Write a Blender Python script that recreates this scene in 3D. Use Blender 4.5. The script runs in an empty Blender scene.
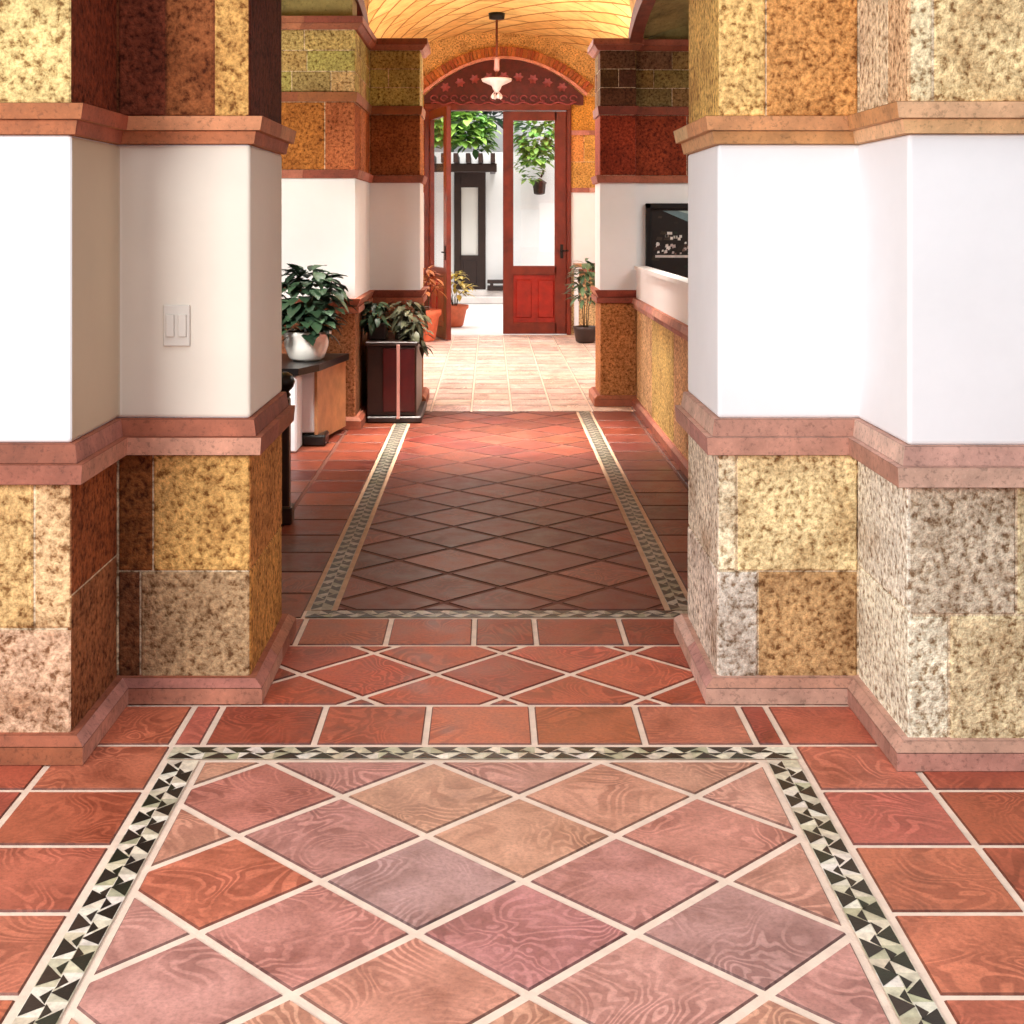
import bpy, math, random
from mathutils import Vector, noise
random.seed(7)
C = bpy.context.scene.collection
PI = math.pi

def L(r, g=None, b=None):
    if g is None: r, g, b = r
    def f(c):
        c = max(0, min(255, c)) / 255
        return c / 12.92 if c <= .04045 else ((c + .055) / 1.055) ** 2.4
    return (f(r), f(g), f(b), 1)

def jit(c, a=10):
    d = random.uniform(-a, a)
    return tuple(max(0, min(255, v + d + random.uniform(-a, a) * .4)) for v in c)

# ------------------------------------------------------------------ materials
def mat(name, base=(200, 200, 200), rough=.6, metal=0, attr=False, spec=.5):
    m = bpy.data.materials.new(name); m.use_nodes = True
    nt = m.node_tree; b = nt.nodes['Principled BSDF']
    b.inputs['Base Color'].default_value = L(base)
    b.inputs['Roughness'].default_value = rough
    b.inputs['Metallic'].default_value = metal
    b.inputs['Specular IOR Level'].default_value = spec
    return m

def N(nt, t, **kw):
    n = nt.nodes.new(t)
    for k, v in kw.items():
        if k.startswith('i_'):
            n.inputs[k[2:].replace('_', ' ')].default_value = v
        else: setattr(n, k, v)
    return n

def ramp(nt, stops, src):
    r = nt.nodes.new('ShaderNodeValToRGB')
    e = r.color_ramp.elements
    while len(e) < len(stops): e.new(.5)
    for i, (p, c) in enumerate(stops):
        e[i].position = p; e[i].color = c if len(c) == 4 else (*c, 1)
    nt.links.new(src, r.inputs['Fac'])
    return r.outputs['Color']

def mixc(nt, a, b, fac=1.0, mode='MULTIPLY'):
    m = nt.nodes.new('ShaderNodeMix'); m.data_type = 'RGBA'; m.blend_type = mode
    if isinstance(fac, float) or isinstance(fac, int): m.inputs[0].default_value = fac
    else: nt.links.new(fac, m.inputs[0])
    for s, i in ((a, 6), (b, 7)):
        if isinstance(s, tuple): m.inputs[i].default_value = s
        else: nt.links.new(s, m.inputs[i])
    return m.outputs[2]

def add_noise(m, scale=8, lo=.75, hi=1.15, attr=False, bump=0, bscale=None, detail=6, speck=0, dist=.01, rough_var=0):
    """mottles a material: base colour (or the face colours stored on the mesh) times noise, with a bump"""
    nt = m.node_tree; b = nt.nodes['Principled BSDF']
    tc = nt.nodes.new('ShaderNodeTexCoord')
    n = N(nt, 'ShaderNodeTexNoise', i_Scale=scale, i_Detail=detail, i_Roughness=.65)
    nt.links.new(tc.outputs['Object'], n.inputs['Vector'])
    col = ramp(nt, [(.3, (lo, lo, lo)), (.7, (hi, hi, hi))], n.outputs['Fac'])
    if attr:
        a = N(nt, 'ShaderNodeAttribute', attribute_name='Col'); base = a.outputs['Color']
    else: base = tuple(b.inputs['Base Color'].default_value)
    out = mixc(nt, base, col)
    n2 = N(nt, 'ShaderNodeTexNoise', i_Scale=bscale or scale * 5, i_Detail=5, i_Roughness=.7)
    nt.links.new(tc.outputs['Object'], n2.inputs['Vector'])
    if speck:
        sp = ramp(nt, [(.36, (1 - speck,) * 3), (.46, (1, 1, 1)), (.58, (1, 1, 1)), (.68, (1 + speck * .45,) * 3)], n2.outputs['Fac'])
        out = mixc(nt, out, sp)
    nt.links.new(out, b.inputs['Base Color'])
    if bump:
        bp = N(nt, 'ShaderNodeBump', i_Strength=bump, i_Distance=dist)
        nt.links.new(n2.outputs['Fac'], bp.inputs['Height'])
        nt.links.new(bp.outputs['Normal'], b.inputs['Normal'])
    return m

M = {}
def stone_material():
    m = mat('rough_travertine', rough=.85, spec=.25)
    nt = m.node_tree; b = nt.nodes['Principled BSDF']
    tc = nt.nodes.new('ShaderNodeTexCoord')
    a = N(nt, 'ShaderNodeAttribute', attribute_name='Col')
    n1 = N(nt, 'ShaderNodeTexNoise', i_Scale=5.0, i_Detail=5.0, i_Roughness=.6)
    n2 = N(nt, 'ShaderNodeTexNoise', i_Scale=46.0, i_Detail=3.0, i_Roughness=.62, i_Distortion=.15)
    n3 = N(nt, 'ShaderNodeTexNoise', i_Scale=95.0, i_Detail=3.0, i_Roughness=.7)
    for n in (n1, n2, n3): nt.links.new(tc.outputs['Object'], n.inputs['Vector'])
    hue = ramp(nt, [(.3, (.66, .56, .48)), (.48, (.97, .95, .92)), (.7, (1.22, 1.20, 1.14))], n1.outputs['Fac'])
    c = mixc(nt, a.outputs['Color'], hue)
    pits = ramp(nt, [(.34, (.34, .24, .17)), (.42, (.74, .68, .61)), (.50, (1, 1, 1)), (.64, (1.32, 1.32, 1.30))], n2.outputs['Fac'])
    c = mixc(nt, c, pits)
    fine = ramp(nt, [(.35, (.72, .70, .68)), (.6, (1.15, 1.15, 1.15))], n3.outputs['Fac'])
    c = mixc(nt, c, fine)
    nt.links.new(c, b.inputs['Base Color'])
    bp = N(nt, 'ShaderNodeBump', i_Strength=.9, i_Distance=.012)
    nt.links.new(n2.outputs['Fac'], bp.inputs['Height'])
    nt.links.new(bp.outputs['Normal'], b.inputs['Normal'])
    return m
M['stone'] = stone_material()
M['mould'] = add_noise(mat('pink_cut_stone', rough=.7), 9, .7, 1.2, True, .5, 60, speck=.35, dist=.004)
M['plaster'] = add_noise(mat('white_plaster', (240, 240, 240), .75), 2.5, .97, 1.02, False, .12, 30, dist=.003)
M['plaster_tint'] = add_noise(mat('white_and_shaded_plaster', (240, 240, 240), .75), 2.5, .96, 1.03, True, .12, 30, dist=.003)  # takes face colours; the left pier's returns have shade mixed in

def tile_material():
    m = mat('handmade_terracotta', rough=.42)
    nt = m.node_tree; b = nt.nodes['Principled BSDF']
    a = N(nt, 'ShaderNodeAttribute', attribute_name='Col')
    uv = N(nt, 'ShaderNodeUVMap', uv_map='UV')
    tc = nt.nodes.new('ShaderNodeTexCoord')
    n1 = N(nt, 'ShaderNodeTexNoise', i_Scale=4.2, i_Detail=2.6, i_Roughness=.42, i_Distortion=.5)
    n1.noise_dimensions = '2D'
    nt.links.new(uv.outputs['UV'], n1.inputs['Vector'])
    mul = N(nt, 'ShaderNodeMath', operation='MULTIPLY'); mul.inputs[1].default_value = 105
    sn = N(nt, 'ShaderNodeMath', operation='SINE')
    nt.links.new(n1.outputs['Fac'], mul.inputs[0]); nt.links.new(mul.outputs[0], sn.inputs[0])
    rings = ramp(nt, [(0, (.66, .58, .58)), (.45, (1, 1, 1)), (1, (1.12, 1.12, 1.12))], sn.outputs[0])
    # where the rings show at all
    n4 = N(nt, 'ShaderNodeTexNoise', i_Scale=3.5, i_Detail=2.0)
    nt.links.new(uv.outputs['UV'], n4.inputs['Vector'])
    msk = ramp(nt, [(.42, (.1, .1, .1)), (.6, (.9, .9, .9))], n4.outputs['Fac'])
    c = mixc(nt, a.outputs['Color'], rings, msk)
    n2 = N(nt, 'ShaderNodeTexNoise', i_Scale=7.0, i_Detail=6.0, i_Roughness=.65)
    nt.links.new(tc.outputs['Object'], n2.inputs['Vector'])
    c = mixc(nt, c, ramp(nt, [(.3, (.66, .60, .60)), (.5, (1, 1, 1)), (.7, (1.25, 1.28, 1.30))], n2.outputs['Fac']))
    n3 = N(nt, 'ShaderNodeTexNoise', i_Scale=90.0, i_Detail=3.0, i_Roughness=.7)
    nt.links.new(tc.outputs['Object'], n3.inputs['Vector'])
    c = mixc(nt, c, ramp(nt, [(.34, (.8, .8, .8)), (.5, (1, 1, 1)), (.66, (1.12, 1.12, 1.12))], n3.outputs['Fac']))
    nt.links.new(c, b.inputs['Base Color'])
    rr = ramp(nt, [(.3, (.32,) * 3), (.7, (.55,) * 3)], n2.outputs['Fac'])
    nt.links.new(rr, b.inputs['Roughness'])
    bp = N(nt, 'ShaderNodeBump', i_Strength=.25, i_Distance=.004)
    nt.links.new(n2.outputs['Fac'], bp.inputs['Height'])
    nt.links.new(bp.outputs['Normal'], b.inputs['Normal'])
    return m
M['tile'] = tile_material()
M['grout'] = add_noise(mat('cream_grout', (238, 212, 192), .8), 14, .85, 1.1, False, .3, 80)
M['hall_line'] = add_noise(mat('hall_cream_line', (196, 160, 132), .8), 14, .8, 1.1, False, .3, 80)  # cream line in a darker tone for the hall
M['hall_grout'] = add_noise(mat('hall_brown_grout', (104, 58, 44), .8), 14, .85, 1.1, False, .3, 80)  # brown bed, darker than the near grout
M['mosaic'] = add_noise(mat('marble_mosaic', rough=.35), 40, .7, 1.3, True, .1, 90)

def vault_material():
    m = mat('vault_brick', rough=.8, spec=.2)
    nt = m.node_tree; b = nt.nodes['Principled BSDF']
    uv = N(nt, 'ShaderNodeUVMap', uv_map='UV')
    mp = N(nt, 'ShaderNodeMapping'); mp.inputs['Rotation'].default_value = (0, 0, math.radians(68))
    nt.links.new(uv.outputs['UV'], mp.inputs['Vector'])
    br = N(nt, 'ShaderNodeTexBrick', i_Scale=1.0, i_Mortar_Size=.016, i_Brick_Width=.8, i_Row_Height=.24, i_Mortar_Smooth=.3)
    br.inputs['Color1'].default_value = L(244, 208, 134)
    br.inputs['Color2'].default_value = L(236, 184, 108)
    br.inputs['Mortar'].default_value = L(176, 116, 56)
    nt.links.new(mp.outputs['Vector'], br.inputs['Vector'])
    n = N(nt, 'ShaderNodeTexNoise', i_Scale=5.0, i_Detail=6.0, i_Roughness=.7)
    nt.links.new(uv.outputs['UV'], n.inputs['Vector'])
    c = mixc(nt, br.outputs['Color'], ramp(nt, [(.3, (.65, .6, .5)), (.5, (1, 1, 1)), (.7, (1.2, 1.2, 1.2))], n.outputs['Fac']))
    nt.links.new(c, b.inputs['Base Color'])
    bp = N(nt, 'ShaderNodeBump', i_Strength=.7, i_Distance=.01)
    nt.links.new(br.outputs['Fac'], bp.inputs['Height']); bp.invert = True
    nt.links.new(bp.outputs['Normal'], b.inputs['Normal'])
    return m
M['vault'] = vault_material()
M['redwood'] = add_noise(mat('red_varnished_wood', (112, 40, 24), .35), 6, .6, 1.35, False, .15, 40)
M['redpanel'] = add_noise(mat('bright_red_panel', (150, 34, 22), .3), 6, .6, 1.35, False, .15, 40)
M['carved'] = add_noise(mat('dark_red_carved_wood', (92, 24, 22), .4), 10, .5, 1.4, False, .3, 40)
M['darkwood'] = add_noise(mat('dark_stained_wood', (46, 28, 24), .4), 8, .6, 1.3, False, .1, 40)
M['ribwood'] = add_noise(mat('brown_stone_rib', (118, 58, 38), .7), 10, .6, 1.3, False, .3, 50)
M['black'] = mat('black_lacquer', (16, 14, 15), .3)
M['whitepaint'] = add_noise(mat('white_paint', (228, 228, 232), .5), 5, .94, 1.03)
M['tanwood'] = add_noise(mat('tan_wood', (182, 128, 86), .5), 8, .7, 1.2, False, .1, 40)
M['ceramic'] = mat('white_ceramic', (240, 238, 232), .2)
M['terracotta'] = add_noise(mat('terracotta_pot', (214, 112, 78), .7), 12, .8, 1.15)
M['soil'] = add_noise(mat('dark_soil', (40, 28, 20), .95), 30, .6, 1.4, False, .6, 80)
M['iron'] = mat('dark_iron', (38, 34, 32), .45, .6)
M['chrome'] = mat('pale_metal', (190, 190, 195), .3, .8)
M['lampglass'] = mat('pale_lamp_glass', (236, 212, 206), .35)
M['brass'] = mat('pink_brass', (214, 160, 150), .4, .3)
M['switch'] = mat('switch_plastic', (222, 214, 204), .4)
M['concrete'] = add_noise(mat('pale_concrete', (226, 218, 214), .8), 6, .85, 1.05)
M['paint_col'] = add_noise(mat('painted_canvas', rough=.35), 20, .8, 1.2, True)

def leaf_mat(name, c, c2=None):
    m = mat(name, c, .45)
    nt = m.node_tree; b = nt.nodes['Principled BSDF']
    g = nt.nodes.new('ShaderNodeNewGeometry')
    r = ramp(nt, [(0, L(c)), (1, L(c2 or tuple(v * 1.6 for v in c)))], g.outputs['Random Per Island'])
    nt.links.new(r, b.inputs['Base Color'])
    return m
M['leaf_dark'] = leaf_mat('dark_green_leaf', (24, 44, 30), (58, 84, 58))
M['leaf_grey'] = leaf_mat('grey_green_leaf', (44, 50, 34), (112, 112, 84))
M['leaf_bright'] = leaf_mat('bright_green_leaf', (52, 120, 40), (176, 214, 104))
M['leaf_mid'] = leaf_mat('mid_green_leaf', (34, 66, 40), (120, 146, 106))
M['leaf_orange'] = leaf_mat('orange_leaf', (150, 84, 44), (222, 150, 96))
M['leaf_yellow'] = leaf_mat('yellow_green_leaf', (160, 140, 40), (220, 190, 80))
M['stem'] = mat('stem_brown', (70, 60, 34), .7)

def glass_mat():
    m = bpy.data.materials.new('clear_glass'); m.use_nodes = True
    nt = m.node_tree; nt.nodes.clear()
    o = nt.nodes.new('ShaderNodeOutputMaterial'); mx = nt.nodes.new('ShaderNodeMixShader')
    t = nt.nodes.new('ShaderNodeBsdfTransparent'); g = nt.nodes.new('ShaderNodeBsdfGlossy')
    g.inputs['Roughness'].default_value = .02; mx.inputs[0].default_value = .07
    nt.links.new(t.outputs[0], mx.inputs[1]); nt.links.new(g.outputs[0], mx.inputs[2]); nt.links.new(mx.outputs[0], o.inputs[0])
    return m
M['glass'] = glass_mat()

# ------------------------------------------------------------------ mesh builder
class MB:
    def __init__(s): s.v = []; s.f = []; s.c = []; s.m = []; s.uv = []; s.sm = []
    def face(s, pts, col=None, mi=0, uvo=None, smooth=False):
        i = len(s.v); s.v += [tuple(p) for p in pts]
        s.f.append(list(range(i, i + len(pts)))); s.c.append(col or (1, 1, 1, 1)); s.m.append(mi); s.sm.append(smooth)
        s.uv.append([(p[0] + uvo[0], p[1] + uvo[1]) if uvo else (0, 0) for p in pts])
    def faces(s, verts, faces, col=None, mi=0, smooth=False):
        i = len(s.v); s.v += [tuple(p) for p in verts]
        for f in faces:
            s.f.append([i + k for k in f]); s.c.append(col or (1, 1, 1, 1)); s.m.append(mi); s.uv.append([(0, 0)] * len(f)); s.sm.append(smooth)
    def box(s, x0, x1, y0, y1, z0, z1, col=None, mi=0, bev=0):
        if bev <= 0:
            v = [(x, y, z) for z in (z0, z1) for y in (y0, y1) for x in (x0, x1)]
            s.faces(v, [(0, 2, 3, 1), (4, 5, 7, 6), (0, 1, 5, 4), (2, 6, 7, 3), (0, 4, 6, 2), (1, 3, 7, 5)], col, mi); return
        b = bev
        rings = [(z0, b), (z0 + b, 0), (z1 - b, 0), (z1, b)]
        v = []
        for z, i in rings:
            v += [(x0 + i, y0 + b, z), (x0 + b, y0 + i, z), (x1 - b, y0 + i, z), (x1 - i, y0 + b, z),
                  (x1 - i, y1 - b, z), (x1 - b, y1 - i, z), (x0 + b, y1 - i, z), (x0 + i, y1 - b, z)]
        F = []
        for k in range(3):
            for j in range(8):
                F.append((k * 8 + j, k * 8 + (j + 1) % 8, k * 8 + 8 + (j + 1) % 8, k * 8 + 8 + j))
        F.append(tuple(range(7, -1, -1))); F.append(tuple(range(24, 32)))
        s.faces(v, F, col, mi)
    def prism(s, poly, z0, z1, col=None, mi=0, poly1=None):
        n = len(poly); p1 = poly1 or poly
        v = [(x, y, z0) for x, y in poly] + [(x, y, z1) for x, y in p1]
        F = [(j, (j + 1) % n, n + (j + 1) % n, n + j) for j in range(n)] + [tuple(range(n - 1, -1, -1)), tuple(range(n, 2 * n))]
        s.faces(v, F, col, mi)
    def lathe(s, prof, cx, cy, cz=0, n=24, col=None, mi=0, smooth=True):
        v = []; F = []
        for r, z in prof:
            for k in range(n):
                a = 2 * PI * k / n; v.append((cx + r * math.cos(a), cy + r * math.sin(a), cz + z))
        for i in range(len(prof) - 1):
            for k in range(n):
                F.append((i * n + k, i * n + (k + 1) % n, (i + 1) * n + (k + 1) % n, (i + 1) * n + k))
        F.append(tuple(range(n - 1, -1, -1))); F.append(tuple((len(prof) - 1) * n + k for k in range(n)))
        s.faces(v, F, col, mi, smooth)
    def tube(s, pts, r, n=8, col=None, mi=0):
        pts = [Vector(p) for p in pts]; v = []; F = []
        for i, p in enumerate(pts):
            d = (pts[min(i + 1, len(pts) - 1)] - pts[max(i - 1, 0)]).normalized()
            u = d.cross(Vector((0, 0, 1)))
            if u.length < .1: u = d.cross(Vector((0, 1, 0)))
            u.normalize(); w = d.cross(u)
            rr = r[i] if isinstance(r, (list, tuple)) else r
            for k in range(n):
                a = 2 * PI * k / n; v.append(p + u * rr * math.cos(a) + w * rr * math.sin(a))
        for i in range(len(pts) - 1):
            for k in range(n):
                F.append((i * n + k, i * n + (k + 1) % n, (i + 1) * n + (k + 1) % n, (i + 1) * n + k))
        F.append(tuple(range(n - 1, -1, -1))); F.append(tuple((len(pts) - 1) * n + k for k in range(n)))
        s.faces(v, F, col, mi, True)
    def leaf(s, base, d, up, ln, w, bend=.3, mi=0):
        d = Vector(d).normalized(); side = d.cross(Vector(up))
        if side.length < .05: side = Vector((1, 0, 0))
        side.normalize(); nrm = side.cross(d)
        v = []
        for t, ww in ((0, .12), (.25, .8), (.55, 1), (.8, .6), (1, .02)):
            c = Vector(base) + d * ln * t - nrm * (bend * ln * t * t)
            v += [c - side * w * .5 * ww + nrm * w * .12 * ww, c, c + side * w * .5 * ww + nrm * w * .12 * ww]
        F = []
        for k in range(4):
            F += [(k * 3, k * 3 + 1, k * 3 + 4, k * 3 + 3), (k * 3 + 1, k * 3 + 2, k * 3 + 5, k * 3 + 4)]
        s.faces(v, F, None, mi, True)
    def build(s, name, mats, parent=None, loc=(0, 0, 0)):
        me = bpy.data.meshes.new(name)
        if not isinstance(mats, (list, tuple)): mats = [mats]
        o0 = Vector(loc)
        me.from_pydata([tuple(Vector(p) - o0) for p in s.v], [], s.f)
        for m in mats: me.materials.append(m)
        ca = me.color_attributes.new('Col', 'FLOAT_COLOR', 'CORNER'); uv = me.uv_layers.new(name='UV')
        for p, c, mi, u, sm in zip(me.polygons, s.c, s.m, s.uv, s.sm):
            p.material_index = mi; p.use_smooth = sm
            for k, li in enumerate(p.loop_indices):
                ca.data[li].color = c; uv.data[li].uv = u[k]
        me.validate(); me.update()
        o = bpy.data.objects.new(name, me); C.objects.link(o)
        if parent is not None:
            o.parent = parent; o.location = o0 - parent_world(parent)
        else: o.location = o0
        return o

def parent_world(p):
    v = Vector(p.location)
    while p.parent: p = p.parent; v += Vector(p.location)
    return v

def tag(o, label, cat, group=None, kind=None):
    o['label'] = label; o['category'] = cat
    if group: o['group'] = group
    if kind: o['kind'] = kind
    return o
def struct(o, label, cat):
    return tag(o, label, cat, kind='structure')
def empty(name, loc, label=None, cat=None, group=None, kind=None):
    o = bpy.data.objects.new(name, None); C.objects.link(o); o.location = loc
    o.empty_display_size = .1
    if label: tag(o, label, cat, group, kind)
    return o

# ------------------------------------------------------------------ floor
def clip(poly, a, b, c):
    out = []
    for i in range(len(poly)):
        p, q = poly[i], poly[(i + 1) % len(poly)]
        dp, dq = a * p[0] + b * p[1] - c, a * q[0] + b * q[1] - c
        if dp <= 0: out.append(p)
        if (dp < 0 < dq) or (dq < 0 < dp):
            t = dp / (dp - dq); out.append((p[0] + (q[0] - p[0]) * t, p[1] + (q[1] - p[1]) * t))
    return out
def area(p): return .5 * sum(p[i][0] * p[(i + 1) % len(p)][1] - p[(i + 1) % len(p)][0] * p[i][1] for i in range(len(p)))
def dedupe(p):
    out = []
    for q in p:
        if not out or math.dist(q, out[-1]) > 1e-4: out.append(q)
    if len(out) > 1 and math.dist(out[0], out[-1]) < 1e-4: out.pop()
    return out
def inset(poly, g):
    out = list(poly)
    for i in range(len(poly)):
        p, q = poly[i], poly[(i + 1) % len(poly)]
        dx, dy = q[0] - p[0], q[1] - p[1]; l = math.hypot(dx, dy)
        if l < 1e-6: continue
        nx, ny = dy / l, -dx / l          # outward for CCW
        out = clip(out, nx, ny, nx * p[0] + ny * p[1] - g)
        if len(out) < 3: return []
    return dedupe(out)
def rect_clip(poly, x0, x1, y0, y1):
    for a, b, c in ((-1, 0, -x0), (1, 0, x1), (0, -1, -y0), (0, 1, y1)):
        poly = clip(poly, a, b, c)
        if len(poly) < 3: return []
    return dedupe(poly)

FL = MB()
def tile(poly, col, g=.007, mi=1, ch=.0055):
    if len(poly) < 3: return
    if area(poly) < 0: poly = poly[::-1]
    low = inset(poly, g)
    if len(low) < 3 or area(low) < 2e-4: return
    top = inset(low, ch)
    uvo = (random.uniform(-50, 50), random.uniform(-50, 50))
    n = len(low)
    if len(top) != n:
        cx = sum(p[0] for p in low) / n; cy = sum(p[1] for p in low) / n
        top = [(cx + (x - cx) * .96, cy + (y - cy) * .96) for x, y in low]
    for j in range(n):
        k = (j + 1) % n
        FL.face([(*low[j], -.006), (*low[k], -.006), (*top[k], 0), (*top[j], 0)], tuple(v * .38 for v in col[:3]) + (1,), mi, uvo)  # sides darkened to paint the shadow line beside the grout
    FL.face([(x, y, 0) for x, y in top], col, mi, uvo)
TERRA = [(184, 98, 72), (174, 88, 64), (194, 110, 84), (166, 80, 60), (188, 104, 82)]
PINK = [(196, 140, 126), (188, 130, 120), (198, 140, 120), (184, 134, 128), (196, 130, 114), (204, 148, 124)]
HALL = [(118, 50, 32), (106, 43, 28), (128, 59, 38), (98, 39, 26)]  # terracotta darkened, the hall's shade put into the colour
SUNLIT = [(236, 208, 192), (230, 200, 184), (240, 214, 198)]  # paled tiles, sunlight of the rear bay put into the colour
def grid(xs, ys, pal, a=8, **k):
    for i in range(len(xs) - 1):
        for j in range(len(ys) - 1):
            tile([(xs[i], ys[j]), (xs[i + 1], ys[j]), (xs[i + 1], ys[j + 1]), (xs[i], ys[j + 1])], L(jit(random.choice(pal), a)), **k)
def diamonds(x0, x1, y0, y1, ox, oy, px, py, pal, g=.009, a=8, special=None):
    hx, hy = px / 2, py / 2
    for i in range(-40, 41):
        for j in range(-60, 61):
            if (i + j) % 2: continue
            cx, cy = ox + i * hx, oy + j * hy       # centres of tiles
            if cx < x0 - px or cx > x1 + px or cy < y0 - py or cy > y1 + py: continue
            p = rect_clip([(cx - hx, cy), (cx, cy - hy), (cx + hx, cy), (cx, cy + hy)], x0, x1, y0, y1)
            if len(p) < 3 or abs(area(p)) < 4e-4: continue
            c = (special or {}).get((i, j)) or jit(random.choice(pal), a)
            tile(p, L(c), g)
BLK = [(22, 22, 20), (34, 32, 30), (28, 36, 26), (44, 34, 30)]
CRM = [(226, 214, 192), (208, 196, 172), (186, 180, 150), (232, 222, 206)]
def band(x0, x1, y0, y1, along, dk=1.0):
    """mosaic band of small triangles between two pale lines"""
    g = .008
    ax0, ax1, ay0, ay1 = (x0 + g, x1 - g, y0, y1) if along == 'y' else (x0, x1, y0 + g, y1 - g)
    ln = (ay1 - ay0) if along == 'y' else (ax1 - ax0)
    wd = (ax1 - ax0) if along == 'y' else (ay1 - ay0)
    def P(u, w, z): return (ax0 + w, ay0 + u, z) if along == 'y' else (ax0 + u, ay0 + w, z)
    def F(pts, col, z):
        q = [P(u, w, z) for u, w in pts]
        if area([(a, b) for a, b, _ in q]) < 0: q = q[::-1]
        FL.face(q, L(col), 2)
    n = max(1, round(ln / .098)); p = ln / n
    for k in range(n):
        for s in (0, 1):
            for h in (0, .5):
                F([(p * (k + h), wd * s / 2), (p * (k + h + .5), wd * s / 2), (p * (k + h + .5), wd * (s + 1) / 2), (p * (k + h), wd * (s + 1) / 2)], tuple(v * dk for v in jit(random.choice(CRM), 8)), .0003)
            o = 0 if s == 0 else p * .5
            b = random.choice(BLK)
            e = .002
            u0 = p * k + o; 
            if u0 + p * .62 > ln: continue
            w0, w1 = (.0 + e, wd / 2 - e) if s == 0 else (wd / 2 + e, wd - e)
            j = random.uniform(-.1, .1) * p
            if s == 0:
                F([(u0 + e, w0), (u0 + p * .78, w0), (u0 + p * .36 + j, w1 * 1.1)], b, .0010)
                F([(u0 + p * .42, w1), (u0 + p * .66, w1 * .55), (u0 + p * .92, w1)], jit(random.choice(BLK), 6), .0010)
            else:
                F([(u0 + e, w1), (u0 + p * .78, w1), (u0 + p * .36 + j, w0 - w1 * .04)], b, .0010)
                if u0 + p * .92 < ln: F([(u0 + p * .42, w0), (u0 + p * .66, (w0 + w1) / 2), (u0 + p * .92, w0)], jit(random.choice(BLK), 6), .0010)

# grout bed
FL.face([(-6, -2, -.004), (6, -2, -.004), (6, 17, -.004), (-6, 17, -.004)], None, 0)
FL.face([(-6, 5.0, -.003), (6, 5.0, -.003), (6, 10.2, -.003), (-6, 10.2, -.003)], None, 3)
for x in (-.70, -.60, .685, .785): FL.face([(x - .012, 5.0, -.0025), (x + .012, 5.0, -.0025), (x + .012, 10.2, -.0025), (x - .012, 10.2, -.0025)], None, 4)
# near panel
diamonds(-.80, .76, .6, 3.61, -.616 + .2305, 3.171 , .461, .434, PINK,
         special={(-1, -1): (196, 112, 86), (0, -2): (192, 130, 118), (2, 0): (200, 148, 122), (1, -1): (180, 140, 134), (0, 0): (186, 130, 120),
                  (3, -1): (190, 132, 122), (4, -2): (182, 136, 128), (-1, 1): (188, 118, 104), (1, 1): (200, 150, 124), (3, 1): (206, 148, 124), (2, 2): (192, 140, 126), (5, -1): (202, 144, 124)})
band(-.90, -.80, .6, 3.61, 'y'); band(.76, .86, .6, 3.61, 'y'); band(-.90, .86, 3.61, 3.707, 'x')
ys = [3.421 - .303 * k for k in range(9, -1, -1)] + [3.716]
xl = [-1.22 - .317 * k for k in range(8, -1, -1)] + [-.905]
xr = [.865, 1.168] + [1.168 + .317 * k for k in range(1, 9)]
grid(xl, ys, TERRA, 10); grid(xr, ys, TERRA, 10)
grid(xl[:-1] + [-.912, -.823, -.505, -.187, .128, .446, .764, .85, 1.168] + xr[2:], [3.716, 4.02], TERRA, 10)
diamonds(-1.2, 1.2, 4.02, 4.588, .043 + .2225, 4.088, .445, .42, [(178, 84, 60), (166, 76, 54), (186, 92, 66)])
grid([-1.3, -1.0, -.69, -.37, -.058, .165, .483, .79, 1.1, 1.4], [4.588, 4.90], [(160, 78, 56), (150, 70, 50)])
band(-.70, .785, 4.90, 5.0, 'x', .8)
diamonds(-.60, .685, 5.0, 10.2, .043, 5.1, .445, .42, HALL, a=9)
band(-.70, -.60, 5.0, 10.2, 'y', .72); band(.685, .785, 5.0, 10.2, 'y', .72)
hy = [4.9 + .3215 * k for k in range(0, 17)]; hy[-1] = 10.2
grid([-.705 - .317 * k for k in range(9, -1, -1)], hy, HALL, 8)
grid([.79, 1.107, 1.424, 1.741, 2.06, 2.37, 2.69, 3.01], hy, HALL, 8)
grid([-3 + .317 * k for k in range(20)], [10.2 + .34 * k for k in range(21)], SUNLIT, 8)
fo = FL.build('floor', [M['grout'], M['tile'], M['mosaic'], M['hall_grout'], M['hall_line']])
struct(fo, 'terracotta tile floor with diamond panels framed by black and cream triangle mosaic bands', 'floor')

# ------------------------------------------------------------------ stone walls, piers
def off_poly(poly, d):
    n = len(poly); out = []
    for i in range(n):
        p0, p, p1 = Vector(poly[i - 1]), Vector(poly[i]), Vector(poly[(i + 1) % n])
        a = (p - p0).normalized(); b = (p1 - p).normalized()
        na = Vector((a.y, -a.x)); nb = Vector((b.y, -b.x))
        out.append(tuple(p + (na + nb) * d if abs(a.dot(b)) < .5 else p + na * d))
    return out
def block(mb, p, d, n, u0, u1, z0, z1, col, prot=.0, g=.003, ch=.005):
    """one stone on a wall face: p start, d direction along the wall, n outward normal"""
    u0 += g; u1 -= g; z0 += g; z1 -= g
    if u1 - u0 < .03 or z1 - z0 < .03: return
    def Q(u, w, z): return (p[0] + d[0] * u + n[0] * w, p[1] + d[1] * u + n[1] * w, z)
    rings = []
    for w, i in ((-.012, 0), (prot - ch * .6, 0), (prot, ch)):
        rings.append([Q(u0 + i, w, z0 + i), Q(u1 - i, w, z0 + i), Q(u1 - i, w, z1 - i), Q(u0 + i, w, z1 - i)])
    v = sum(rings, []); F = []
    for r in range(2):
        for k in range(4): F.append((r * 4 + k, r * 4 + (k + 1) % 4, r * 4 + 4 + (k + 1) % 4, r * 4 + 4 + k))
    F.append((8, 9, 10, 11))
    mb.faces(v, F, L(col))
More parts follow.
